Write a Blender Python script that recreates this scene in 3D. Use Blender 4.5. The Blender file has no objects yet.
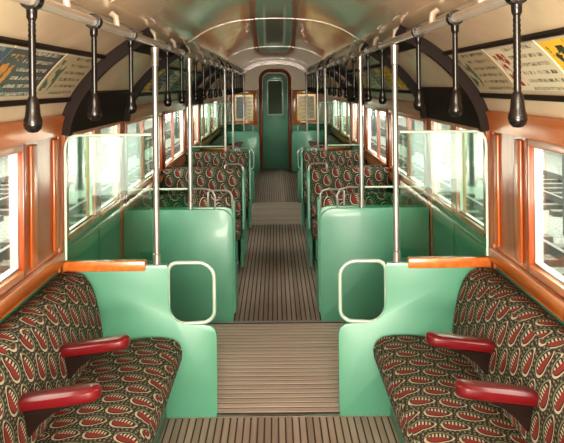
import bpy, bmesh, math, random
from mathutils import Vector, Matrix
random.seed(4)
scene = bpy.context.scene
COL = scene.collection
scene.view_settings.view_transform = 'Standard'
try: scene.view_settings.look = 'Medium High Contrast'
except Exception: pass

# ------------------------------------------------------------ node helpers
class NT:
    def __init__(s, name):
        s.m = bpy.data.materials.new(name); s.m.use_nodes = True
        s.t = s.m.node_tree; s.n = s.t.nodes; s.l = s.t.links
        s.b = s.n['Principled BSDF']; s.out = s.n['Material Output']
    def inp(s, sock, v):
        if isinstance(v, (int, float)): sock.default_value = v
        elif isinstance(v, (tuple, list)):
            sock.default_value = tuple(v) if len(v) != 3 or sock.type == 'VECTOR' else (*v, 1)
        else: s.l.new(v, sock)
    def math(s, op, a, b=0.0, c=0.0):
        n = s.n.new('ShaderNodeMath'); n.operation = op
        s.inp(n.inputs[0], a); s.inp(n.inputs[1], b); s.inp(n.inputs[2], c)
        return n.outputs[0]
    def mix(s, f, a, b, mode='MIX'):
        n = s.n.new('ShaderNodeMix'); n.data_type = 'RGBA'; n.blend_type = mode
        s.inp(n.inputs[0], f); s.inp(n.inputs[6], a); s.inp(n.inputs[7], b)
        return n.outputs[2]
    def coord(s, kind='Object'):
        return s.n.new('ShaderNodeTexCoord').outputs[kind]
    def sep(s, v):
        n = s.n.new('ShaderNodeSeparateXYZ'); s.l.new(v, n.inputs[0]); return n.outputs
    def comb(s, x, y, z=0.0):
        n = s.n.new('ShaderNodeCombineXYZ')
        s.inp(n.inputs[0], x); s.inp(n.inputs[1], y); s.inp(n.inputs[2], z); return n.outputs[0]
    def mapping(s, v, scale):
        n = s.n.new('ShaderNodeMapping'); s.l.new(v, n.inputs[0]); n.inputs[3].default_value = scale
        return n.outputs[0]
    def noise(s, v, scale, detail=3, rough=0.5):
        n = s.n.new('ShaderNodeTexNoise'); s.l.new(v, n.inputs['Vector'])
        n.inputs['Scale'].default_value = scale; n.inputs['Detail'].default_value = detail
        n.inputs['Roughness'].default_value = rough
        return n.outputs[0]
    def ramp(s, f, stops):
        n = s.n.new('ShaderNodeValToRGB'); s.l.new(f, n.inputs[0])
        e = n.color_ramp.elements
        e[0].position = stops[0][0]; e[0].color = (*stops[0][1], 1)
        e[1].position = stops[-1][0]; e[1].color = (*stops[-1][1], 1)
        for p, c in stops[1:-1]:
            k = e.new(p); k.color = (*c, 1)
        return n.outputs[0]
    def bump(s, h, strength=0.3, dist=0.01):
        n = s.n.new('ShaderNodeBump'); s.l.new(h, n.inputs['Height'])
        n.inputs['Strength'].default_value = strength; n.inputs['Distance'].default_value = dist
        s.l.new(n.outputs[0], s.b.inputs['Normal'])

def paint(name, col, rough=0.35, metal=0.0, var=0.12, coat=0.0, scale=4.0, spec=0.5, wavy=0.0):
    t = NT(name)
    f = t.noise(t.coord(), scale, 4)
    lo = tuple(c * (1 - var) for c in col); hi = tuple(min(1, c * (1 + var)) for c in col)
    t.inp(t.b.inputs['Base Color'], t.ramp(f, [(0.3, lo), (0.7, hi)]))
    t.b.inputs['Roughness'].default_value = rough; t.b.inputs['Metallic'].default_value = metal
    t.b.inputs['Coat Weight'].default_value = coat; t.b.inputs['Coat Roughness'].default_value = 0.07
    t.b.inputs['Specular IOR Level'].default_value = spec
    if wavy: t.bump(t.noise(t.coord(), 3.0, 2), wavy, 0.02)
    return t.m

def wood(name, dark, light, stretch=(14, 1.2, 14), rough=0.28, coat=0.3):
    t = NT(name)
    v = t.mapping(t.coord(), stretch)
    f = t.noise(v, 2.0, 4, 0.5)
    t.inp(t.b.inputs['Base Color'], t.ramp(f, [(0.25, dark), (0.75, light)]))
    t.b.inputs['Roughness'].default_value = rough
    t.b.inputs['Coat Weight'].default_value = coat; t.b.inputs['Coat Roughness'].default_value = 0.1
    return t.m

def glass(name, tint, amount=0.5, base=0.03):
    t = NT(name)
    t.n.remove(t.b)
    tr = t.n.new('ShaderNodeBsdfTransparent'); tr.inputs[0].default_value = (*tint, 1)
    gl = t.n.new('ShaderNodeBsdfGlossy'); gl.inputs['Roughness'].default_value = 0.03
    lw = t.n.new('ShaderNodeLayerWeight'); lw.inputs[0].default_value = 0.5
    mx = t.n.new('ShaderNodeMixShader')
    k = t.math('ADD', t.math('MULTIPLY', t.math('POWER', lw.outputs['Facing'], 5.0), amount), base)
    t.l.new(k, mx.inputs[0]); t.l.new(tr.outputs[0], mx.inputs[1]); t.l.new(gl.outputs[0], mx.inputs[2])
    t.l.new(mx.outputs[0], t.out.inputs[0])
    return t.m

def slat_mat(name, axis, pitch, dark, light):
    t = NT(name)
    c = t.sep(t.coord())
    a = c[axis]
    idx = t.math('FLOOR', t.math('DIVIDE', a, pitch))
    w = t.n.new('ShaderNodeTexWhiteNoise'); w.noise_dimensions = '1D'; t.l.new(idx, w.inputs['W'])
    st = (2, 30, 2) if axis == 1 else (30, 2, 2)
    f = t.noise(t.mapping(t.coord(), st), 1.5, 5, 0.65)
    wear = t.noise(t.coord(), 1.7, 4)
    g = t.math('ADD', t.math('MULTIPLY', f, 0.5), t.math('MULTIPLY', w.outputs[0], 0.22))
    g = t.math('ADD', g, t.math('MULTIPLY', wear, 0.3))
    t.inp(t.b.inputs['Base Color'], t.ramp(g, [(0.25, dark), (0.75, light)]))
    t.b.inputs['Roughness'].default_value = 0.5
    return t.m

def moquette():
    t = NT('moquette_fabric')
    uv = t.sep(t.coord('UV'))
    CW, CH = 0.096, 0.120
    ca, sa = math.cos(0.2), math.sin(0.2)
    u = t.math('ADD', t.math('MULTIPLY', uv[0], ca), t.math('MULTIPLY', uv[1], sa))
    v = t.math('SUBTRACT', t.math('MULTIPLY', uv[1], ca), t.math('MULTIPLY', uv[0], sa))
    cu = t.math('DIVIDE', u, CW)
    col = t.math('FLOOR', cu)
    odd = t.math('ABSOLUTE', t.math('MODULO', col, 2.0))
    cv = t.math('ADD', t.math('DIVIDE', v, CH), t.math('MULTIPLY', odd, 0.5))
    px = t.math('SUBTRACT', t.math('FRACT', cu), 0.5)
    py = t.math('SUBTRACT', t.math('FRACT', cv), 0.5)
    def band(x, lo, hi):
        return t.math('MULTIPLY', t.math('GREATER_THAN', x, lo), t.math('LESS_THAN', x, hi))
    def ell(x, y, rx, ry):
        a = t.math('DIVIDE', x, rx); b = t.math('DIVIDE', y, ry)
        return t.math('SQRT', t.math('ADD', t.math('MULTIPLY', a, a), t.math('MULTIPLY', b, b)))
    ground = (0.036, 0.023, 0.019)
    cream = (0.41, 0.37, 0.27)
    green = (0.17, 0.20, 0.13)
    red = (0.19, 0.032, 0.027)
    dash = t.math('MULTIPLY', t.math('GREATER_THAN', t.math('SINE', t.math('MULTIPLY', cv, 44.0)), 0.2),
                  t.math('GREATER_THAN', t.math('SINE', t.math('MULTIPLY', cu, 31.4)), -0.5))
    base = t.mix(t.math('MULTIPLY', dash, 0.85), ground, green)
    d = ell(px, py, t.math('SUBTRACT', 0.43, t.math('MULTIPLY', py, 0.24)), 0.47)
    c1 = t.mix(t.math('LESS_THAN', d, 1.03), base, ground)
    c1 = t.mix(band(d, 0.80, 0.95), c1, t.mix(t.math('GREATER_THAN', px, 0.05), cream, green))
    e = ell(t.math('SUBTRACT', px, 0.01), t.math('ADD', py, 0.02), t.math('SUBTRACT', 0.27, t.math('MULTIPLY', py, 0.16)), 0.33)
    rib = t.math('ADD', px, t.math('MULTIPLY', py, 0.2))
    hatch = t.math('GREATER_THAN', t.math('SINE', t.math('MULTIPLY', py, 60.0)), -0.1)
    leaf = t.mix(t.math('GREATER_THAN', rib, 0.03), red, t.mix(hatch, ground, cream))
    c1 = t.mix(t.math('LESS_THAN', e, 1.0), c1, leaf)
    fz = t.noise(t.mapping(t.coord('UV'), (1, 1, 1)), 300, 2)
    c1 = t.mix(0.25, c1, t.ramp(fz, [(0.2, (0.1, 0.1, 0.1)), (0.8, (1, 1, 1))]), 'MULTIPLY')
    t.inp(t.b.inputs['Base Color'], c1)
    t.b.inputs['Roughness'].default_value = 0.85
    t.b.inputs['Specular IOR Level'].default_value = 0.2
    t.bump(fz, 0.3, 0.002)
    return t.m

def ad_mat(name, base, block, ink, seed):
    t = NT(name)
    uv = t.sep(t.coord('UV'))
    u, v = uv[0], uv[1]
    rows = t.math('FRACT', t.math('MULTIPLY', v, 6.0))
    rowid = t.math('FLOOR', t.math('MULTIPLY', v, 6.0))
    rowm = t.math('MULTIPLY', t.math('GREATER_THAN', rows, 0.3), t.math('LESS_THAN', rows, 0.72))
    nz = t.noise(t.comb(t.math('MULTIPLY', u, 90.0), t.math('ADD', t.math('MULTIPLY', rowid, 7.3), float(seed)), t.math('MULTIPLY', v, 10.0)), 1.0, 2)
    txt = t.math('MULTIPLY', rowm, t.math('GREATER_THAN', nz, 0.5))
    zone = t.math('MULTIPLY', t.math('GREATER_THAN', u, 0.34), t.math('LESS_THAN', u, 0.93))
    c = t.mix(t.math('MULTIPLY', t.math('MULTIPLY', txt, zone), 0.8), base, ink)
    pic = t.math('MULTIPLY', t.math('MULTIPLY', t.math('GREATER_THAN', u, 0.05), t.math('LESS_THAN', u, 0.28)), t.math('LESS_THAN', t.math('ABSOLUTE', t.math('SUBTRACT', v, 0.5)), 0.36))
    blot = t.noise(t.comb(t.math('MULTIPLY', u, 9.0), t.math('MULTIPLY', v, 3.0), float(seed)), 1.6, 3)
    c = t.mix(pic, c, t.mix(t.math('GREATER_THAN', blot, 0.5), base, block))
    edge = t.math('ABSOLUTE', t.math('SUBTRACT', v, 0.5))
    c = t.mix(t.math('GREATER_THAN', edge, 0.46), c, (0.5, 0.45, 0.36))
    t.inp(t.b.inputs['Base Color'], c)
    t.b.inputs['Roughness'].default_value = 0.22
    return t.m

M = {}
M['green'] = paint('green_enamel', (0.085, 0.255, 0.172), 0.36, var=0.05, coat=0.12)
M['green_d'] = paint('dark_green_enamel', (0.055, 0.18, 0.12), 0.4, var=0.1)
M['wood'] = wood('varnished_orange_wood', (0.38, 0.095, 0.018), (0.58, 0.19, 0.04))
M['mahog'] = wood('varnished_mahogany', (0.19, 0.034, 0.009), (0.34, 0.080, 0.020), stretch=(14, 14, 1.2))
M['woodv'] = wood('varnished_orange_upright', (0.30, 0.065, 0.014), (0.50, 0.145, 0.032), stretch=(14, 14, 1.2))
M['metal'] = paint('dull_nickel', (0.42, 0.40, 0.37), 0.3, 0.8, var=0.1)
M['rail'] = paint('pale_nickel_rail', (0.60, 0.55, 0.48), 0.25, 0.5, var=0.08)
M['loop'] = paint('pale_enamel_tube', (0.38, 0.46, 0.39), 0.28, 0.2, var=0.1, coat=0.3)
M['edge'] = paint('polished_glass_edge', (0.58, 0.68, 0.60), 0.2, 0.1, var=0.05, coat=0.3)
M['black'] = paint('black_rubber', (0.006, 0.005, 0.005), 0.22, var=0.2, spec=0.4)
M['ceil'] = paint('glossy_cream_enamel', (0.74, 0.53, 0.37), 0.10, var=0.05, coat=1.0, scale=1.5, wavy=0.12)
M['cove'] = paint('cove_cream_enamel', (0.70, 0.55, 0.40), 0.14, var=0.08, coat=0.5, wavy=0.08)
M['maroon'] = paint('dark_maroon_lacquer', (0.016, 0.008, 0.006), 0.55, var=0.2, spec=0.2)
M['red'] = paint('oxblood_leather', (0.105, 0.004, 0.007), 0.32, var=0.25, coat=0.35)
M['glass'] = glass('window_glass_clear', (0.94, 0.97, 0.94))
M['sglass'] = glass('screen_glass_green', (0.74, 0.89, 0.82), 0.6, 0.07)
M['moq'] = moquette()
PL, PX = 0.034, 0.056
M['slatL'] = slat_mat('lengthwise_slats', 0, PL, (0.17, 0.125, 0.105), (0.40, 0.315, 0.265))
M['slatX'] = slat_mat('crosswise_slats', 1, PX, (0.28, 0.215, 0.18), (0.45, 0.36, 0.305))
M['groove'] = paint('dark_groove', (0.055, 0.040, 0.033), 0.9)  # dark base colour left visible between the floor slats
M['ballast'] = paint('pale_ballast', (0.15, 0.16, 0.14), 0.95, var=0.5, scale=18)
M['steel'] = paint('rail_steel', (0.07, 0.065, 0.06), 0.5, 0.3)
M['sleeper'] = paint('sleeper_timber', (0.08, 0.075, 0.062), 0.9)
M['pale'] = paint('pale_shed_wall', (0.15, 0.165, 0.14), 0.9, var=0.1)
M['grey'] = paint('grey_shed_steel', (0.07, 0.08, 0.075), 0.7)

# ------------------------------------------------------------ mesh helpers
def newbm(): return bmesh.new()
def box(bm, x0, x1, y0, y1, z0, z1, mi=0, bev=0.0, seg=2):
    if x0 > x1: x0, x1 = x1, x0
    if y0 > y1: y0, y1 = y1, y0
    r = bmesh.ops.create_cube(bm, size=1.0)
    vs = r['verts']
    for v in vs:
        v.co = Vector((x0 + (v.co.x + .5) * (x1 - x0), y0 + (v.co.y + .5) * (y1 - y0), z0 + (v.co.z + .5) * (z1 - z0)))
    fs = {f for v in vs for f in v.link_faces}
    for f in fs: f.material_index = mi
    if bev > 0:
        es = list({e for v in vs for e in v.link_edges})
        bmesh.ops.bevel(bm, geom=es, offset=bev, segments=seg, profile=0.5, affect='EDGES', material=-1)
def prism(bm, pts, axis, a, b, mi=0, bev=0.0, seg=3):
    def P(p, t): return Vector((t, p[0], p[1])) if axis == 'x' else Vector((p[0], t, p[1]))
    va = [bm.verts.new(P(p, a)) for p in pts]; vb = [bm.verts.new(P(p, b)) for p in pts]
    n = len(pts); fs = []
    fs.append(bm.faces.new(va)); fs.append(bm.faces.new(list(reversed(vb))))
    for i in range(n):
        j = (i + 1) % n
        fs.append(bm.faces.new([va[j], va[i], vb[i], vb[j]]))
    for f in fs: f.material_index = mi
    bmesh.ops.recalc_face_normals(bm, faces=fs)
    if bev > 0:
        es = list(set(list(fs[0].edges) + list(fs[1].edges)))
        bmesh.ops.bevel(bm, geom=es, offset=bev, segments=seg, profile=0.5, affect='EDGES', material=-1)
def sweep(bm, pts, r, n=10, closed=False, mi=0):
    pts = [Vector(p) for p in pts]; N = len(pts); rings = []
    prev = None
    for i, p in enumerate(pts):
        if closed: tg = pts[(i + 1) % N] - pts[i - 1]
        else: tg = pts[min(i + 1, N - 1)] - pts[max(i - 1, 0)]
        tg.normalize()
        if prev is None:
            up = Vector((0, 0, 1)) if abs(tg.z) < .9 else Vector((0, 1, 0))
            if abs(tg.y) < .01: up = Vector((0, 1, 0))
            nrm = (up - tg * up.dot(tg)).normalized()
        else: nrm = (prev - tg * prev.dot(tg)).normalized()
        prev = nrm; bi = tg.cross(nrm)
        rings.append([bm.verts.new(p + (nrm * math.cos(2 * math.pi * k / n) + bi * math.sin(2 * math.pi * k / n)) * r) for k in range(n)])
    fs = []
    for i in range(N if closed else N - 1):
        A, B = rings[i], rings[(i + 1) % N]
        for k in range(n):
            fs.append(bm.faces.new([A[k], A[(k + 1) % n], B[(k + 1) % n], B[k]]))
    if not closed:
        fs.append(bm.faces.new(rings[0][::-1])); fs.append(bm.faces.new(rings[-1]))
    for f in fs: f.material_index = mi
    bmesh.ops.recalc_face_normals(bm, faces=fs)
def lathe(bm, prof, n=18, c=(0, 0, 0), mi=0, loop=False):
    rings = []
    for r, z in prof:
        if r < 1e-5: rings.append([bm.verts.new((c[0], c[1], c[2] + z))])
        else: rings.append([bm.verts.new((c[0] + r * math.cos(2 * math.pi * k / n), c[1] + r * math.sin(2 * math.pi * k / n), c[2] + z)) for k in range(n)])
    fs = []
    pairs = list(zip(rings, rings[1:]))
    if loop: pairs.append((rings[-1], rings[0]))
    for A, B in pairs:
        for k in range(n):
            j = (k + 1) % n
            if len(A) == 1 and len(B) == 1: continue
            if len(A) == 1: fs.append(bm.faces.new([A[0], B[j], B[k]]))
            elif len(B) == 1: fs.append(bm.faces.new([A[k], A[j], B[0]]))
            else: fs.append(bm.faces.new([A[k], A[j], B[j], B[k]]))
    if not loop:
        if len(rings[0]) > 1: fs.append(bm.faces.new(rings[0][::-1]))
        if len(rings[-1]) > 1: fs.append(bm.faces.new(rings[-1]))
    for f in fs: f.material_index = mi
    bmesh.ops.recalc_face_normals(bm, faces=fs)
def boxuv(bm, along='y'):
    uv = bm.loops.layers.uv.verify()
    for f in bm.faces:
        n = f.normal; a = [abs(n.x), abs(n.y), abs(n.z)]; k = a.index(max(a))
        for l in f.loops:
            p = l.vert.co
            if along == 'y': l[uv].uv = (p.x, p.z) if k == 1 else ((p.y, p.z) if k == 0 else (p.y, p.x))
            else: l[uv].uv = (p.y, p.z) if k == 0 else ((p.x, p.z) if k == 1 else (p.x, p.y))
def finish(bm, name, mats, parent=None, origin=(0, 0, 0), smooth=True, props=None, uv=None):
    o = Vector(origin)
    bm.normal_update()
    if uv: boxuv(bm, uv)
    bmesh.ops.translate(bm, verts=bm.verts, vec=-o)
    me = bpy.data.meshes.new(name); bm.to_mesh(me); bm.free()
    for m in (mats if isinstance(mats, (list, tuple)) else [mats]): me.materials.append(m)
    if smooth:
        me.polygons.foreach_set('use_smooth', [True] * len(me.polygons))
        me.set_sharp_from_angle(angle=math.radians(38))
    ob = bpy.data.objects.new(name, me); COL.objects.link(ob)
    if parent: ob.parent = parent
    else: ob.location = o
    if props:
        for k, v in props.items(): ob[k] = v
    return ob
def empty(name, loc, label, category, group=None):
    e = bpy.data.objects.new(name, None); e.empty_display_size = 0.1; e.location = loc
    COL.objects.link(e); e['label'] = label; e['category'] = category
    if group: e['group'] = group
    return e
def copy_tree(root, delta=(0, 0, 0)):
    r = root.copy(); COL.objects.link(r); r.location = root.location + Vector(delta)
    for c in root.children:
        k = c.copy(); COL.objects.link(k); k.parent = r
        for g in c.children:
            q = g.copy(); COL.objects.link(q); q.parent = k
    return r
STR = {'kind': 'structure'}

# ------------------------------------------------------------ dimensions
W = 1.083
Y0, Y1, Y2, Y3, Y4, YE = -1.2, 3.54, 4.96, 8.46, 10.0, 14.2
KEY = [(0, 2.125), (.16, 2.119), (.32, 2.097), (.47, 2.045), (.60, 1.965), (.74, 1.885), (.86, 1.798), (.955, 1.70), (1.025, 1.60), (1.068, 1.50), (W, 1.42)]
def catmull(K, m):
    out = []
    ext = [(-K[1][0], K[1][1])] + K + [(2 * K[-1][0] - K[-2][0], 2 * K[-1][1] - K[-2][1])]
    for i in range(1, len(ext) - 2):
        p0, p1, p2, p3 = ext[i - 1:i + 3]
        for j in range(m):
            t = j / m
            out.append(tuple(.5 * (2 * p1[k] + (p2[k] - p0[k]) * t + (2 * p0[k] - 5 * p1[k] + 4 * p2[k] - p3[k]) * t * t + (3 * p1[k] - p0[k] - 3 * p2[k] + p3[k]) * t ** 3) for k in (0, 1)))
    out.append(K[-1]); return out
PROF = catmull(KEY, 5)
def ceil_h(x):
    x = abs(x)
    for (a, b), (c, d) in zip(PROF, PROF[1:]):
        if a <= x <= c: return b + (d - b) * (x - a) / (c - a)
    return 1.42

# ------------------------------------------------------------ floor
bm = newbm()
segs = [(Y0, Y1, 0), (Y1, Y2, 1), (Y2, Y3, 0), (Y3, Y4, 1), (Y4, YE, 0)]
box(bm, -W, W, Y0, YE, -0.06, -0.004, 2)
for a, b, k in segs:
    if k == 0:
        n = int(2 * W / PL) // 2 * 2 + 1
        for i in range(-(n // 2), n // 2 + 1):
            x = i * PL
            if x - .001 > -W + .01 and x + PL < W - .01: box(bm, x + .004, x + PL - .004, a + .012, b - .012, -0.005, 0.0, 0)
    else:
        y = math.ceil((a + .015) / PX) * PX
        while y < b - .05:
            box(bm, -W + .01, W - .01, y, y + PX - .017, -0.005, 0.0, 1); y += PX
    box(bm, -W, W, b - .012, b + .012, -0.005, 0.001, 3)
finish(bm, 'floor', [M['slatL'], M['slatX'], M['groove'], M['metal']], smooth=False, props=STR)

# ------------------------------------------------------------ ceiling
def offset_path(P, d):
    out = []
    for i, p in enumerate(P):
        a = Vector(P[max(i - 1, 0)]); b = Vector(P[min(i + 1, len(P) - 1)])
        t = (b - a).normalized(); n = Vector((-t.y, t.x))
        out.append((p[0] + n.x * d, p[1] + n.y * d))
    return out
FP = [(-x, z) for x, z in PROF[::-1]][:-1] + PROF
bm = newbm()
outer = offset_path(FP, 0.04); N = len(FP)
G = {}
for j, L in enumerate((FP, outer)):
    for k, y in enumerate((Y0, YE + .04)):
        for i, p in enumerate(L): G[i, j, k] = bm.verts.new((p[0], y, p[1]))
for i in range(N - 1):
    mi = 0 if abs(FP[i][0] + FP[i + 1][0]) / 2 < .6 else 1
    for j in (0, 1):
        f = bm.faces.new([G[i, j, 0], G[i + 1, j, 0], G[i + 1, j, 1], G[i, j, 1]]); f.material_index = mi
    for k in (0, 1):
        bm.faces.new([G[i, 0, k], G[i + 1, 0, k], G[i + 1, 1, k], G[i, 1, k]])
for i in (0, N - 1): bm.faces.new([G[i, 0, 0], G[i, 1, 0], G[i, 1, 1], G[i, 0, 1]])
bmesh.ops.recalc_face_normals(bm, faces=bm.faces)
finish(bm, 'ceiling', [M['ceil'], M['cove']], props=STR)

def path_slab(bm, P, d0, d1, ya, yb, mi=0):
    A = offset_path(P, d0); B = offset_path(P, d1); g = {}
    for j, L in enumerate((A, B)):
        for k, y in enumerate((ya, yb)):
            for i, p in enumerate(L): g[i, j, k] = bm.verts.new((p[0], y, p[1]))
    n = len(P); fs = []
    for i in range(n - 1):
        for j in (0, 1): fs.append(bm.faces.new([g[i, j, 0], g[i + 1, j, 0], g[i + 1, j, 1], g[i, j, 1]]))
        for k in (0, 1): fs.append(bm.faces.new([g[i, 0, k], g[i + 1, 0, k], g[i + 1, 1, k], g[i, 1, k]]))
    for i in (0, n - 1): fs.append(bm.faces.new([g[i, 0, 0], g[i, 1, 0], g[i, 1, 1], g[i, 0, 1]]))
    for f in fs: f.material_index = mi
    bmesh.ops.recalc_face_normals(bm, faces=fs)
def side_path(s, lo, hi): return [p for p in FP if lo < p[0] * s < hi]
tn = 1
def trim(bm, mats):
    global tn
    o = finish(bm, 'trim_%d' % tn, mats, props=STR); tn += 1; return o
for y in [2.6, 4.96, 8.46, 12.0]:
    bm = newbm(); path_slab(bm, [p for p in FP if abs(p[0]) < .61], -0.0015, 0.004, y - .006, y + .006)
    trim(bm, M['ceil'])
for y in [Y1, Y2, Y3, Y4]:
    for s in (-1, 1):
        bm = newbm(); path_slab(bm, side_path(s, .61, 2), -0.06, 0.0, y - .022, y + .022)
        trim(bm, M['maroon'])
for s in (-1, 1):
    zb = ceil_h(.665) - .008
    bm = newbm(); sweep(bm, [(s * .665, Y0, zb), (s * .665, YE, zb)], .011, 8); trim(bm, M['rail'])
    for (a, b, k) in segs:
        bm = newbm()
        path_slab(bm, side_path(s, 1.055, 2), -.02, 0.0, a + .03, b - .03)
        trim(bm, M['wood'] if k == 0 else M['maroon'])
        if k == 1:
            bm = newbm(); path_slab(bm, side_path(s, .72, 1.05), -.014, 0, a + .10, b - .10); trim(bm, M['cove'])
            bm = newbm(); path_slab(bm, side_path(s, 1.0, 1.065), -.03, -.01, a + .05, b - .05); trim(bm, M['maroon'])
            bm = newbm(); path_slab(bm, side_path(s, .70, .79), -.03, -.01, a + .05, b - .05); trim(bm, M['maroon'])

# ------------------------------------------------------------ side walls
SILL, HEAD = 0.85, 1.42
wins = [(-1.0, 1.0), (1.15, 3.02), (5.06, 6.66), (6.80, 8.38), (10.1, 11.7), (11.84, 13.36)]
for s, nm in ((-1, 'wall_left'), (1, 'wall_right')):
    bm = newbm()
    xi, xo = s * W, s * (W + .045)
    for a, b, k in segs:
        if k == 1: continue
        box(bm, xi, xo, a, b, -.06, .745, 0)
        box(bm, xi, xo, a, b, .745, SILL, 1)
        ws = [w for w in wins if w[0] >= a and w[1] <= b]
        cur = a
        for w in ws + [(b, b)]:
            if w[0] > cur: box(bm, xi, xo, cur, w[0], SILL, HEAD, 2)
            cur = w[1]
        box(bm, s * (W + .002), xo, a, b, HEAD, HEAD + .03, 2)
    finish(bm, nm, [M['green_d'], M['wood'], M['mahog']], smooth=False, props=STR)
    for a, b, k in segs:
        if k == 1: continue
        bm = newbm(); box(bm, s * (W - .03), s * W, a + .01, b - .03, .775, .84, 0, .008)
        trim(bm, M['wood'])
    for (p, q) in ((3.10, 3.18), (3.42, 3.50)):
        bm = newbm(); box(bm, s * (W - .012), s * W, p, q, .86, 1.40, 0, .004)
        trim(bm, M['woodv'])

wn = 1
for s in (-1, 1):
    for (a, b) in wins:
        bm = newbm(); x0, x1 = s * (W - .018), s * (W + .04)
        f = .035
        box(bm, x0, x1, a, a + f, SILL, HEAD, 0, .004); box(bm, x0, x1, b - f, b, SILL, HEAD, 0, .004)
        box(bm, x0, x1, a + f, b - f, SILL, SILL + f, 2, .004); box(bm, x0, x1, a + f, b - f, HEAD - f, HEAD, 2, .004)
        g = f + .008; x0b = s * (W + .006)
        box(bm, x0b, x1, a + f, a + g, SILL + f, HEAD - f, 1); box(bm, x0b, x1, b - g, b - f, SILL + f, HEAD - f, 1)
        box(bm, x0b, x1, a + g, b - g, SILL + f, SILL + g, 1); box(bm, x0b, x1, a + g, b - g, HEAD - g, HEAD - f, 1)
        m_ = (a + b) / 2
        if a > 4: box(bm, x0b, x1, m_ - .012, m_ + .012, SILL + f, HEAD - f, 0)
        w = finish(bm, 'window_%d' % wn, [M['mahog'], M['metal'], M['wood']], origin=(s * W, a, SILL), props=STR); wn += 1
        bm = newbm(); box(bm, s * (W + .022), s * (W + .026), a + f, b - f, SILL + f, HEAD - f)
        finish(bm, 'window_glass', M['glass'], parent=w, origin=(s * W, a, SILL), smooth=False)
dn = 1
for s in (-1, 1):
    for a, b in ((Y1, Y2), (Y3, Y4)):
        mid = (a + b) / 2
        for (p, q) in ((a + .04, mid - .002), (mid + .002, b - .04)):
            bm = newbm(); xi, xo = s * (W + .004), s * (W + .04)
            box(bm, xi, xo, p, q, 0, .88, 0)
            st = .065; xs = s * (W - .016)
            box(bm, xs, xo, p, p + st, .88, 1.45, 1, .003); box(bm, xs, xo, q - st, q, .88, 1.45, 1, .003)
            box(bm, xs, xo, p + st, q - st, 1.40, 1.45, 1, .003)
            box(bm, xs, xo, p + st, q - st, .86, .895, 1, .003)
            box(bm, s * (W - .004), s * (W + .003), p + .06, q - .06, .12, .80, 0, .003)
            d = finish(bm, 'door_%d' % dn, [M['green'], M['woodv']], origin=(s * W, p, 0), smooth=False, props=STR); dn += 1
            bm = newbm(); e = .008
            for (aa, bb, cc, dd) in ((p + st, p + st + e, .895, 1.40), (q - st - e, q - st, .895, 1.40), (p + st + e, q - st - e, .895, .895 + e), (p + st + e, q - st - e, 1.40 - e, 1.40)):
                box(bm, s * (W + .004), s * (W + .02), aa, bb, cc, dd)
            finish(bm, 'window_bead', M['metal'], parent=d, origin=(s * W, p, 0), smooth=False)
            bm = newbm(); box(bm, s * (W + .022), s * (W + .026), p + st, q - st, .895, 1.40)
            finish(bm, 'window_glass', M['glass'], parent=d, origin=(s * W, p, 0), smooth=False)
        for y in (a, b):
            bm = newbm(); box(bm, s * (W - .008), s * (W + .045), y - .035, y + .035, 0, 1.43, 0, .005); trim(bm, M['woodv'])

# ------------------------------------------------------------ end wall
bm = newbm()
def strip(x0, x1, z0, z1, mi):
    n = max(1, int(abs(x1 - x0) / .08))
    for i in range(n):
        a = x0 + (x1 - x0) * i / n; b = x0 + (x1 - x0) * (i + 1) / n
        za = z1 if z1 else ceil_h(a) ; zb = z1 if z1 else ceil_h(b)
        prism(bm, [(a, z0), (b, z0), (b, zb), (a, za)], 'y', YE, YE + .04, mi)
WX0, WX1, WZ0, WZ1 = .35, .90, .87, 1.57
M['endcream'] = paint('bright_cream_bulkhead', (0.72, 0.60, 0.44), 0.35, var=.05)
strip(-W, W, 0, WZ0, 0)
strip(-W, -WX1, WZ0, None, 1); strip(WX1, W, WZ0, None, 1)
strip(-WX1, -WX0, WZ1, None, 2); strip(WX0, WX1, WZ1, None, 2)
strip(-WX0, WX0, WZ0, 1.6, 0); strip(-WX0, WX0, 1.6, None, 2)
finish(bm, 'wall_end', [M['green'], M['woodv'], M['endcream']], smooth=False, props=STR)
for s in (-1, 1):
    bm = newbm()
    x0, x1 = sorted((s * WX0, s * WX1)); f = .09; ya, yb = YE - .02, YE + .04
    box(bm, x0, x0 + f, ya, yb, WZ0, WZ1, 0, .004); box(bm, x1 - f, x1, ya, yb, WZ0, WZ1, 0, .004)
    box(bm, x0 + f, x1 - f, ya, yb, WZ0, WZ0 + f, 0, .004); box(bm, x0 + f, x1 - f, ya, yb, WZ1 - f, WZ1, 0, .004)
    w = finish(bm, 'window_%d' % wn, M['wood'], origin=(x0, YE, WZ0), props=STR); wn += 1
    bm = newbm(); box(bm, x0 + f, x1 - f, YE + .018, YE + .022, WZ0 + f, WZ1 - f)
    finish(bm, 'window_glass', M['glass'], parent=w, origin=(x0, YE, WZ0), smooth=False)
bm = newbm()
def arch(hw, z0, zt, r, n=8):
    pts = [(-hw, z0), (hw, z0)]
    for i in range(n + 1):
        t = math.pi / 2 * i / n; pts.append((hw - r + r * math.cos(t), zt - r + r * math.sin(t)))
    for i in range(n + 1):
        t = math.pi / 2 * (1 + i / n); pts.append((-hw + r + r * math.cos(t), zt - r + r * math.sin(t)))
    return pts
prism(bm, arch(.245, 0, 1.90, .14), 'y', YE - .03, YE - .001, 0, .006)
d = finish(bm, 'door_%d' % dn, M['green'], origin=(0, YE, 0), props=STR)
bm = newbm(); prism(bm, arch(.165, 1.06, 1.78, .06), 'y', YE - .04, YE - .029, 0, .004)
finish(bm, 'window_frame', M['loop'], parent=d, origin=(0, YE, 0))
bm = newbm(); prism(bm, arch(.135, 1.09, 1.75, .045), 'y', YE - .044, YE - .039, 0)
finish(bm, 'window_glass', paint('dark_end_glass', (0.10, 0.13, 0.10), 0.6, spec=.2), parent=d, origin=(0, YE, 0))
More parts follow.
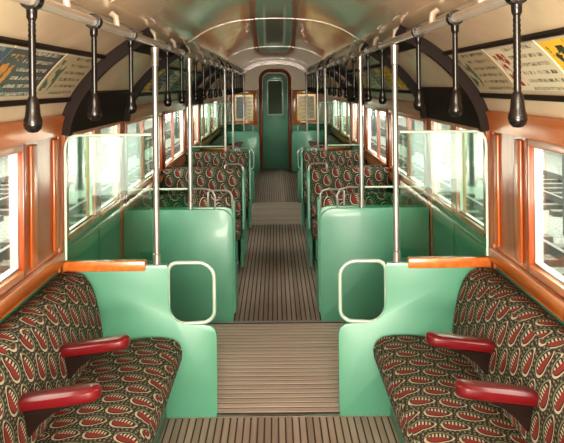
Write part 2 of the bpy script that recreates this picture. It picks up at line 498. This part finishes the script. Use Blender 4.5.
bm = newbm(); sweep(bm, [(.20, YE - .03, 1.0), (.20, YE - .07, 1.0), (.14, YE - .07, 1.0)], .01, 8)
finish(bm, 'door_handle', M['metal'], parent=d, origin=(0, YE, 0))
bm = newbm()
a1 = arch(.29, 0, 1.96, .18)[1:] + [(-.29, 0)]
sweep(bm, [(x, YE - .012, z) for x, z in a1], .035, 8); trim(bm, M['mahog'])
bm = newbm(); path_slab(bm, FP, -.04, 0, YE - .05, YE - .002); trim(bm, M['mahog'])
for x, c in ((-.71, (0.14, 0.24, 0.34)), (-.54, (0.75, 0.62, 0.35)), (.54, (0.80, 0.58, 0.14)), (.71, (0.6, 0.5, 0.34))):
    bm = newbm(); box(bm, x - .075, x + .075, YE + .006, YE + .012, .99, 1.44)
    uv = bm.loops.layers.uv.verify()
    for f in bm.faces:
        for l in f.loops: l[uv].uv = ((l.vert.co.x - x + .075) / .15, (l.vert.co.z - .99) / .45)
    finish(bm, 'poster', ad_mat('poster_print', c, (0.5, 0.2, 0.05), (0.12, 0.1, 0.08), 3), origin=(x, YE, 1.05), smooth=False,
           props={'label': 'small printed notice fixed to the end bulkhead window', 'category': 'poster'})
bm = newbm(); box(bm, -1.1, 1.1, YE + .8, YE + .84, -.05, 2.1)
finish(bm, 'wall_cab', paint('buff_cab_wall', (0.30, 0.22, 0.12), 0.5), smooth=False, props=STR)

# ------------------------------------------------------------ benches
def bench(s, ya, yb, arms, face='near'):
    X = lambda d: s * (1.075 - d)
    e = empty('bench_seat', (X(.3), (ya + yb) / 2, 0), 'long sideways bench in patterned moquette with red padded armrests', 'bench', 'sideways benches')
    O = e.location
    bm = newbm()
    P = [(.02, .25), (.55, .25), (.583, .268), (.600, .305), (.603, .345), (.588, .38), (.555, .403), (.50, .412), (.42, .412), (.32, .402), (.2, .380), (.02, .375)]
    prism(bm, [(X(d), z) for d, z in P], 'y', ya, yb, 0, .022)
    finish(bm, 'seat_cushion', M['moq'], e, O, uv='y')
    bm = newbm()
    P = [(0.0, .382), (.205, .384), (.212, .43), (.200, .52), (.178, .62), (.155, .68), (.122, .724), (.08, .742), (.035, .744), (0.0, .735)]
    prism(bm, [(X(d), z) for d, z in P], 'y', ya, yb, 0, .022)
    finish(bm, 'backrest', M['moq'], e, O, uv='y')
    bm = newbm(); box(bm, X(.03), X(.52), ya + .02, yb - .005, 0, .25, 0, .006)
    finish(bm, 'base', M['green'], e, O)
    for y in arms:
        a = bpy.data.objects.new('armrest', None)
        COL.objects.link(a); a.parent = e; a.location = Vector((X(.3), y, .58)) - O
        A = Vector((X(.3), y, .58))
        bm = newbm()
        L0, L1 = .14, .465
        sec = []
        for (dd, w) in [(L0, .032), (L0 + .03, .039), (L0 + .12, .044), (L0 + .22, .046), (L1 - .04, .044), (L1 - .014, .034), (L1, .014)]:
            zc = .555 + (dd - L0) * .16
            ring = []
            for k in range(14):
                t = 2 * math.pi * k / 14
                c_, s_ = math.cos(t), math.sin(t)
                sx = math.copysign(abs(c_) ** .55, c_) * w; sz = math.copysign(abs(s_) ** .6, s_) * .024 * (1 if w > .02 else .7)
                ring.append(bm.verts.new((X(dd), y + sx - (dd - L0) * .06, zc + sz)))
            sec.append(ring)
        for R0, R1 in zip(sec, sec[1:]):
            for k in range(14): bm.faces.new([R0[k], R0[(k + 1) % 14], R1[(k + 1) % 14], R1[k]])
        bm.faces.new(sec[0][::-1]); bm.faces.new(sec[-1])
        bmesh.ops.recalc_face_normals(bm, faces=bm.faces)
        finish(bm, 'armrest_pad', M['red'], a, A)
        bm = newbm()
        prism(bm, [(X(.17), .49), (X(.17), .54), (X(.38), .568), (X(.37), .556), (X(.30), .53), (X(.25), .49), (X(.22), .45), (X(.19), .45)], 'y', y - .014, y + .014, 0, .004)
        finish(bm, 'bracket', M['maroon'], a, A)
    return e
for s in (-1, 1):
    bench(s, 1.30, 3.515, (2.93, 2.45, 1.97)); bench(s, 10.03, 13.45, (10.6, 11.1, 11.6, 12.1, 12.6, 13.1))

# ------------------------------------------------------------ draught screens
def near_screen(s, y):
    e = empty('draught_screen', (s * .7, y, 0), 'green draught screen with glass pane, wooden rail and looped handhold', 'partition', 'door-side draught screens')
    O = e.location
    bm = newbm()
    P = [(1.068, 0), (.31, 0), (.304, .03), (.304, .41), (.312, .438), (.335, .456), (.37, .462), (.44, .464), (.49, .474), (.522, .50), (.538, .54), (.542, .60), (.542, .745), (.55, .762), (1.068, .762)]
    prism(bm, [(s * a, b) for a, b in P], 'y', y - .014, y + .014, 0, .003, 2)
    finish(bm, 'panel', M['green'], e, O)
    bm = newbm()
    P = []
    def arc(cx, cz, r, t0, t1, n=8):
        for i in range(n + 1):
            t = math.radians(t0 + (t1 - t0) * i / n); P.append((cx + r * math.cos(t), cz + r * math.sin(t)))
    arc(.395, .69, .08, 90, 180, 8); arc(.375, .53, .06, 180, 270, 8); arc(.46, .55, .085, -90, 0, 8); arc(.50, .725, .045, 0, 90, 6)
    sweep(bm, [(s * a, y, b) for a, b in P], .0095, 10, True)
    finish(bm, 'hand_loop', M['loop'], e, O)
    bm = newbm(); box(bm, s * .655, s * 1.066, y - .024, y + .024, .735, .785, 0, .006)
    finish(bm, 'top_rail', M['wood'], e, O)
    bm = newbm()
    P = [(.622, .785), (1.06, .785), (1.06, 1.36), (1.045, 1.395), (1.01, 1.41), (.622, 1.41)]
    prism(bm, [(s * a, b) for a, b in P], 'y', y - .003, y + .003)
    finish(bm, 'glass_pane', M['sglass'], e, O, smooth=False)
    bm = newbm()
    sweep(bm, [(s * a, y, b) for a, b in [(.622, 1.413), (1.00, 1.413), (1.035, 1.402), (1.05, 1.375), (1.055, 1.34), (1.055, .79)]], .007, 8)
    finish(bm, 'glass_edging', M['edge'], e, O)
    return e
def low_screen(s, y):
    e = empty('draught_screen', (s * .7, y, 0), 'low green enamel screen with rounded corner and nickel top rail', 'partition', 'seat-end draught screens')
    O = e.location
    bm = newbm()
    r = .10
    P = [(1.068, 0), (.31, 0), (.304, .03), (.304, .79 - r)]
    for i in range(1, 9):
        t = math.radians(180 - 90 * i / 8); P.append((.304 + r + r * math.cos(t), .79 - r + r * math.sin(t)))
    P.append((1.068, .79))
    prism(bm, [(s * a, b) for a, b in P], 'y', y - .012, y + .012, 0, .003, 2)
    finish(bm, 'panel', M['green'], e, O)
    bm = newbm(); sweep(bm, [(s * 1.06, y, .935), (s * .622, y, .935)], .007, 8)
    finish(bm, 'top_rail', M['edge'], e, O)
    bm = newbm(); sweep(bm, [(s * .578, y, .935), (s * .50, y, .935), (s * .45, y, .92), (s * .43, y, .88), (s * .43, y, .778)], .007, 8)
    finish(bm, 'corner_rail', M['metal'], e, O)
    bm = newbm(); box(bm, s * .625, s * 1.06, y - .003, y + .003, .792, .925)
    finish(bm, 'glass_pane', M['sglass'], e, O, smooth=False)
    return e
def pole(s, y, z0):
    e = empty('grab_pole', (s * .6, y, z0), 'upright nickel grab pole between screen and ceiling handrail', 'pole', 'upright grab poles')
    O = e.location
    bm = newbm(); sweep(bm, [(s * .6, y, z0 + .002), (s * .6, y, 1.85)], .0145, 14)
    finish(bm, 'shaft', M['metal'], e, O)
    bm = newbm(); lathe(bm, [(.019, 0), (.019, .05), (.0148, .055)], 14, (s * .6, y, z0 + .002))
    finish(bm, 'base_socket', M['metal'], e, O)
    bm = newbm(); lathe(bm, [(.0148, -.10), (.019, -.095), (.019, -.03), (.022, -.02), (.022, 0)], 14, (s * .6, y, 1.85))
    finish(bm, 'top_socket', M['metal'], e, O)
for s in (-1, 1):
    ns = near_screen(s, Y1); pole(s, Y1, .763)
    copy_tree(ns, (0, Y4 - Y1, 0)); pole(s, Y4, .763)
    ls = low_screen(s, Y2); copy_tree(ls, (0, Y3 - Y2, 0))
    for y in (Y2, Y3): pole(s, y, .791)
    copy_tree(ls, (0, 13.5 - Y2, 0)); pole(s, 13.5, .791)

# ------------------------------------------------------------ transverse seats
def tseat(s, yb, f):
    e = empty('double_seat', (s * .7, yb, 0), 'double passenger seat in leaf-patterned moquette with green metal back' , 'seat', 'crosswise double seats')
    O = e.location
    Yd = lambda d: yb + f * d
    bm = newbm()
    P = [(.06, .29), (.46, .29), (.485, .31), (.495, .35), (.49, .39), (.465, .42), (.42, .432), (.06, .42)]
    prism(bm, [(Yd(d), z) for d, z in P], 'x', s * .325, s * 1.07, 0, .02)
    finish(bm, 'seat_cushion', M['moq'], e, O, uv='x')
    bm = newbm()
    xs0, xs1, zt, r = .322, 1.07, .88, .07
    P = [(xs0, .435), (xs1, .435), (xs1, zt)]
    for i in range(7):
        t = math.radians(90 + 90 * i / 6); P.append((xs0 + r + r * math.cos(t), zt - r + r * math.sin(t)))
    ya_, yb_ = sorted((Yd(.03), Yd(.13)))
    prism(bm, [(s * a, b) for a, b in P], 'y', ya_, yb_, 0, .025, 4)
    for v in bm.verts:
        v.co.y -= f * (v.co.z - .43) * .06 if abs(v.co.y - yb) > .06 else 0
    finish(bm, 'backrest', M['moq'], e, O, uv='x')
    bm = newbm()
    P = [(.31, .04), (1.07, .04), (1.07, .80), (.36, .80), (.32, .785), (.306, .75), (.306, .06)]
    ya_, yb_ = sorted((Yd(.002), Yd(.027)))
    prism(bm, [(s * a, b) for a, b in P], 'y', ya_, yb_, 0, .004, 2)
    finish(bm, 'back_panel', M['green'], e, O)
    bm = newbm()
    P = [(.03, .04), (.40, .04), (.44, .30), (.42, .315), (.16, .33), (.125, .50), (.115, .78), (.10, .835), (.07, .855), (.03, .84)]
    prism(bm, [(Yd(d), z) for d, z in P], 'x', s * .294, s * .318, 0, .005, 2)
    finish(bm, 'end_panel', M['green'], e, O)
    bm = newbm()
    P = [(Yd(.03), .0), (Yd(.40), .0), (Yd(.43), .285), (Yd(.03), .285)]
    prism(bm, P, 'x', s * .345, s * 1.06, 0, .004)
    finish(bm, 'base', M['green'], e, O)
    bm = newbm(); sweep(bm, [(s * .315, Yd(.014), .78), (s * .315, Yd(.014), .88), (s * .33, Yd(.014), .905), (s * .36, Yd(.014), .915), (s * .46, Yd(.014), .915), (s * .48, Yd(.014), .90), (s * .48, Yd(.014), .79)], .007, 8)
    finish(bm, 'grab_handle', M['metal'], e, O)
    return e
for s in (-1, 1):
    A = tseat(s, Y2 + .03, 1); B = tseat(s, 6.69, -1)
    copy_tree(A, (0, 6.71 - (Y2 + .03), 0)); copy_tree(B, (0, Y3 - .03 - 6.69, 0))

# ------------------------------------------------------------ handrails
for s in (-1, 1):
    O = (s * .6, 7, 1.87)
    e = empty('handrail', O, 'long nickel handrail bracketed under the curved ceiling', 'handrail', 'ceiling handrails')
    bm = newbm(); sweep(bm, [(s * .6, Y0 + .05, 1.87), (s * .6, YE - .06, 1.87)], .017, 14)
    finish(bm, 'rail_tube', M['rail'], e, O)
    for y in [.6, 1.4, 2.05, 2.7, 3.54, 4.25, 4.96, 5.9, 6.8, 7.7, 8.46, 9.2, 10.0, 11, 12, 13]:
        bm = newbm()
        sweep(bm, [(s * .6, y, 1.875), (s * .605, y, 1.92), (s * .625, y, 1.935)], .012, 8)
        finish(bm, 'bracket', M['rail'], e, O)

# ------------------------------------------------------------ hanging grips
def grip(s, y):
    O = (s * .6, y, 1.87)
    e = empty('hanging_grip', O, 'black flexible hanging grip with a ball end on the handrail', 'strap hanger', 'ball-ended hanging grips')
    bm = newbm()
    lathe(bm, [(.0185, -.018), (.026, -.018), (.026, .018), (.0185, .018)], 16, (0, 0, 0), loop=True)
    bmesh.ops.rotate(bm, verts=bm.verts, matrix=Matrix.Rotation(math.pi / 2, 3, 'X'))
    bmesh.ops.translate(bm, verts=bm.verts, vec=O)
    finish(bm, 'clamp', M['black'], e, O)
    bm = newbm(); pr = [(.014, -.023), (.013, -.045)]
    for i in range(15):
        z = -.05 - i * .013; pr += [(.0100, z), (.0085, z - .0065)]
    pr += [(.010, -.25)]
    lathe(bm, pr[::-1], 12, O); finish(bm, 'flexible_stem', M['black'], e, O)
    bm = newbm()
    lathe(bm, [(0, -.330), (.012, -.328), (.020, -.320), (.0235, -.308), (.0225, -.297), (.019, -.288), (.0175, -.276), (.0165, -.262), (.013, -.248), (.010, -.24)], 18, O)
    finish(bm, 'grip_ball', M['black'], e, O)
    return e
for s in (-1, 1):
    g = grip(s, 1.75)
    for y in [2.35, 2.95, 3.95, 4.55, 5.35, 5.95, 6.55, 7.15, 7.75, 8.95, 9.5, 10.4, 11.0, 11.6, 12.2, 12.8]:
        copy_tree(g, (0, y - 1.75, 0))

# ------------------------------------------------------------ advert cards
ads = [ad_mat('ad_print_yellow', (0.85, 0.52, 0.04), (0.05, 0.04, 0.03), (0.06, 0.04, 0.03), 1),
       ad_mat('ad_print_dark', (0.08, 0.085, 0.09), (0.55, 0.25, 0.05), (0.6, 0.56, 0.46), 2),
       ad_mat('ad_print_cream', (0.68, 0.61, 0.46), (0.35, 0.04, 0.03), (0.05, 0.04, 0.04), 5),
       ad_mat('ad_print_blue', (0.07, 0.10, 0.15), (0.5, 0.42, 0.25), (0.6, 0.58, 0.5), 7),
       ad_mat('ad_print_buff', (0.46, 0.39, 0.26), (0.09, 0.15, 0.09), (0.08, 0.05, 0.03), 9)]
lab = ['bright yellow advertisement card with dark lettering in the roof cove', 'dark grey advertisement card with pale lettering in the roof cove',
       'cream advertisement card with black lettering in the roof cove', 'dark blue advertisement card with pale lettering in the roof cove',
       'buff advertisement card with brown lettering in the roof cove']
def card(s, ya, yb, k):
    P = [p for p in PROF if .855 < p[0] < 1.02]
    bm = newbm(); uv = bm.loops.layers.uv.verify()
    n = len(P)
    def off(i, d):
        a = Vector(P[max(i - 1, 0)]); b = Vector(P[min(i + 1, n - 1)]); t = (b - a).normalized(); nn = Vector((t.y, -t.x))
        nn = nn if nn.x < 0 else -nn
        return (P[i][0] + nn.x * d, P[i][1] + nn.y * d)
    g = {}
    for i in range(n):
        for j, d in enumerate((.004, .009)):
            for m, y in enumerate((ya, yb)):
                q = off(i, d); g[i, j, m] = bm.verts.new((s * q[0], y, q[1]))
    def face(ks):
        f = bm.faces.new([g[k_] for k_ in ks])
        for l, k_ in zip(f.loops, ks):
            uu = k_[2]; uu = uu if s < 0 else 1 - uu
            l[uv].uv = (uu, 1 - k_[0] / (n - 1))
    for i in range(n - 1):
        face([(i, 1, 0), (i + 1, 1, 0), (i + 1, 1, 1), (i, 1, 1)]); face([(i, 0, 1), (i + 1, 0, 1), (i + 1, 0, 0), (i, 0, 0)])
        face([(i, 0, 0), (i + 1, 0, 0), (i + 1, 1, 0), (i, 1, 0)]); face([(i, 1, 1), (i + 1, 1, 1), (i + 1, 0, 1), (i, 0, 1)])
    face([(0, 0, 0), (0, 1, 0), (0, 1, 1), (0, 0, 1)]); face([(n - 1, 0, 1), (n - 1, 1, 1), (n - 1, 1, 0), (n - 1, 0, 0)])
    bmesh.ops.recalc_face_normals(bm, faces=bm.faces)
    finish(bm, 'advertisement_card', ads[k], origin=(s * .9, ya, 1.6), props={'label': lab[k], 'category': 'advertisement', 'group': 'roof cove advertisement cards'})
seqL = [1, 4, 3, 1, 3, 1, 4, 0, 3, 2, 1, 4, 3, 0, 2, 1, 3, 4]; seqR = [2, 4, 3, 2, 0, 2, 4, 0, 0, 4, 2, 0, 1, 0, 2, 0, 4, 1]
for s, seq in ((-1, seqL), (1, seqR)):
    i = 0
    for a, b, k in segs:
        if k: continue
        a2 = max(a, -.6) + .05; n = max(1, round((b - a2 - .05) / .55)); L = (b - a2 - .05) / n
        for j in range(n):
            card(s, a2 + j * L + .008, a2 + (j + 1) * L - .008, seq[i % len(seq)]); i += 1
        for (x1, x2) in ((.842, .854), (1.022, 1.031)):
            P = [(s * x1, ceil_h(x1)), (s * x2, ceil_h(x2))]
            if s < 0: P = P[::-1]
            bm = newbm(); path_slab(bm, P, -.014, 0, a + .04, b - .04); trim(bm, M['maroon'])

# ------------------------------------------------------------ outside
bm = newbm(); box(bm, -30, 30, -10, 60, -1.1, -.95); finish(bm, 'ground', M['ballast'], smooth=False, props=STR)
for s in (-1, 1):
    for cx in (3.3, 6.6):
        e = empty('railway_track', (s * cx, 20, -.95), 'steel running rails on timber sleepers in pale ballast', 'railway track', 'neighbouring tracks')
        O = e.location
        for dx in (-.72, .72):
            bm = newbm(); box(bm, s * cx + dx - .035, s * cx + dx + .035, -5, 50, -.85, -.71)
            finish(bm, 'running_rail', M['steel'], e, O, smooth=False)
        bm = newbm(); y = -5
        while y < 50: box(bm, s * cx - 1.2, s * cx + 1.2, y, y + .25, -.95, -.85); y += .75
        sl = finish(bm, 'sleepers', M['sleeper'], e, O, smooth=False); sl['kind'] = 'stuff'
    bm = newbm(); box(bm, s * 10, s * 10.3, -8, 55, -.95, 1.6); finish(bm, 'boundary_wall', M['pale'], smooth=False,
        origin=(s * 10, 20, -.95), props={'label': 'long pale boundary wall beyond the tracks', 'category': 'wall'})
    for y in (6, 12, 18, 26, 36):
        bm = newbm(); box(bm, s * 5.0 - .1, s * 5.0 + .1, y - .1, y + .1, -.95, 4.5); box(bm, s * 4.4, s * 5.6, y - .06, y + .06, 4.2, 4.35)
        finish(bm, 'yard_post', M['grey'], smooth=False, origin=(s * 5, y, -.95), props={'label': 'grey steel yard post standing between tracks', 'category': 'post', 'group': 'yard posts'})

# ------------------------------------------------------------ world & lights
w = bpy.data.worlds.new('World'); scene.world = w; w.use_nodes = True
bg = w.node_tree.nodes['Background']; bg.inputs[0].default_value = (1.0, 0.97, 0.90, 1); bg.inputs[1].default_value = 6.5
def area(name, loc, rot, sx, sy, power, col=(1, .88, .72)):
    l = bpy.data.lights.new(name, 'AREA'); l.shape = 'RECTANGLE'; l.size = sx; l.size_y = sy; l.energy = power; l.color = col
    o = bpy.data.objects.new(name, l); COL.objects.link(o); o.location = loc; o.rotation_euler = rot
area('added_fill_light', (0, -.5, 1.75), (math.radians(88), 0, 0), 1.2, .5, 70)  # fill light added out of view behind the camera to brighten the interior
area('added_ceiling_fill', (0, -.3, .9), (math.radians(116), 0, 0), 1.2, .5, 110)  # second added fill, aimed upward to lift the dim ceiling

# ------------------------------------------------------------ camera
cam = bpy.data.cameras.new('camera'); co = bpy.data.objects.new('camera', cam); COL.objects.link(co)
co.location = (0, 0, 1.65); co.rotation_euler = (math.radians(90), math.radians(.6), 0)
cam.sensor_width = 36; cam.lens = 707 / 564 * 36
cam.shift_x = 7 / 564; cam.shift_y = -135.5 / 564
cam.clip_start = .05
scene.camera = co
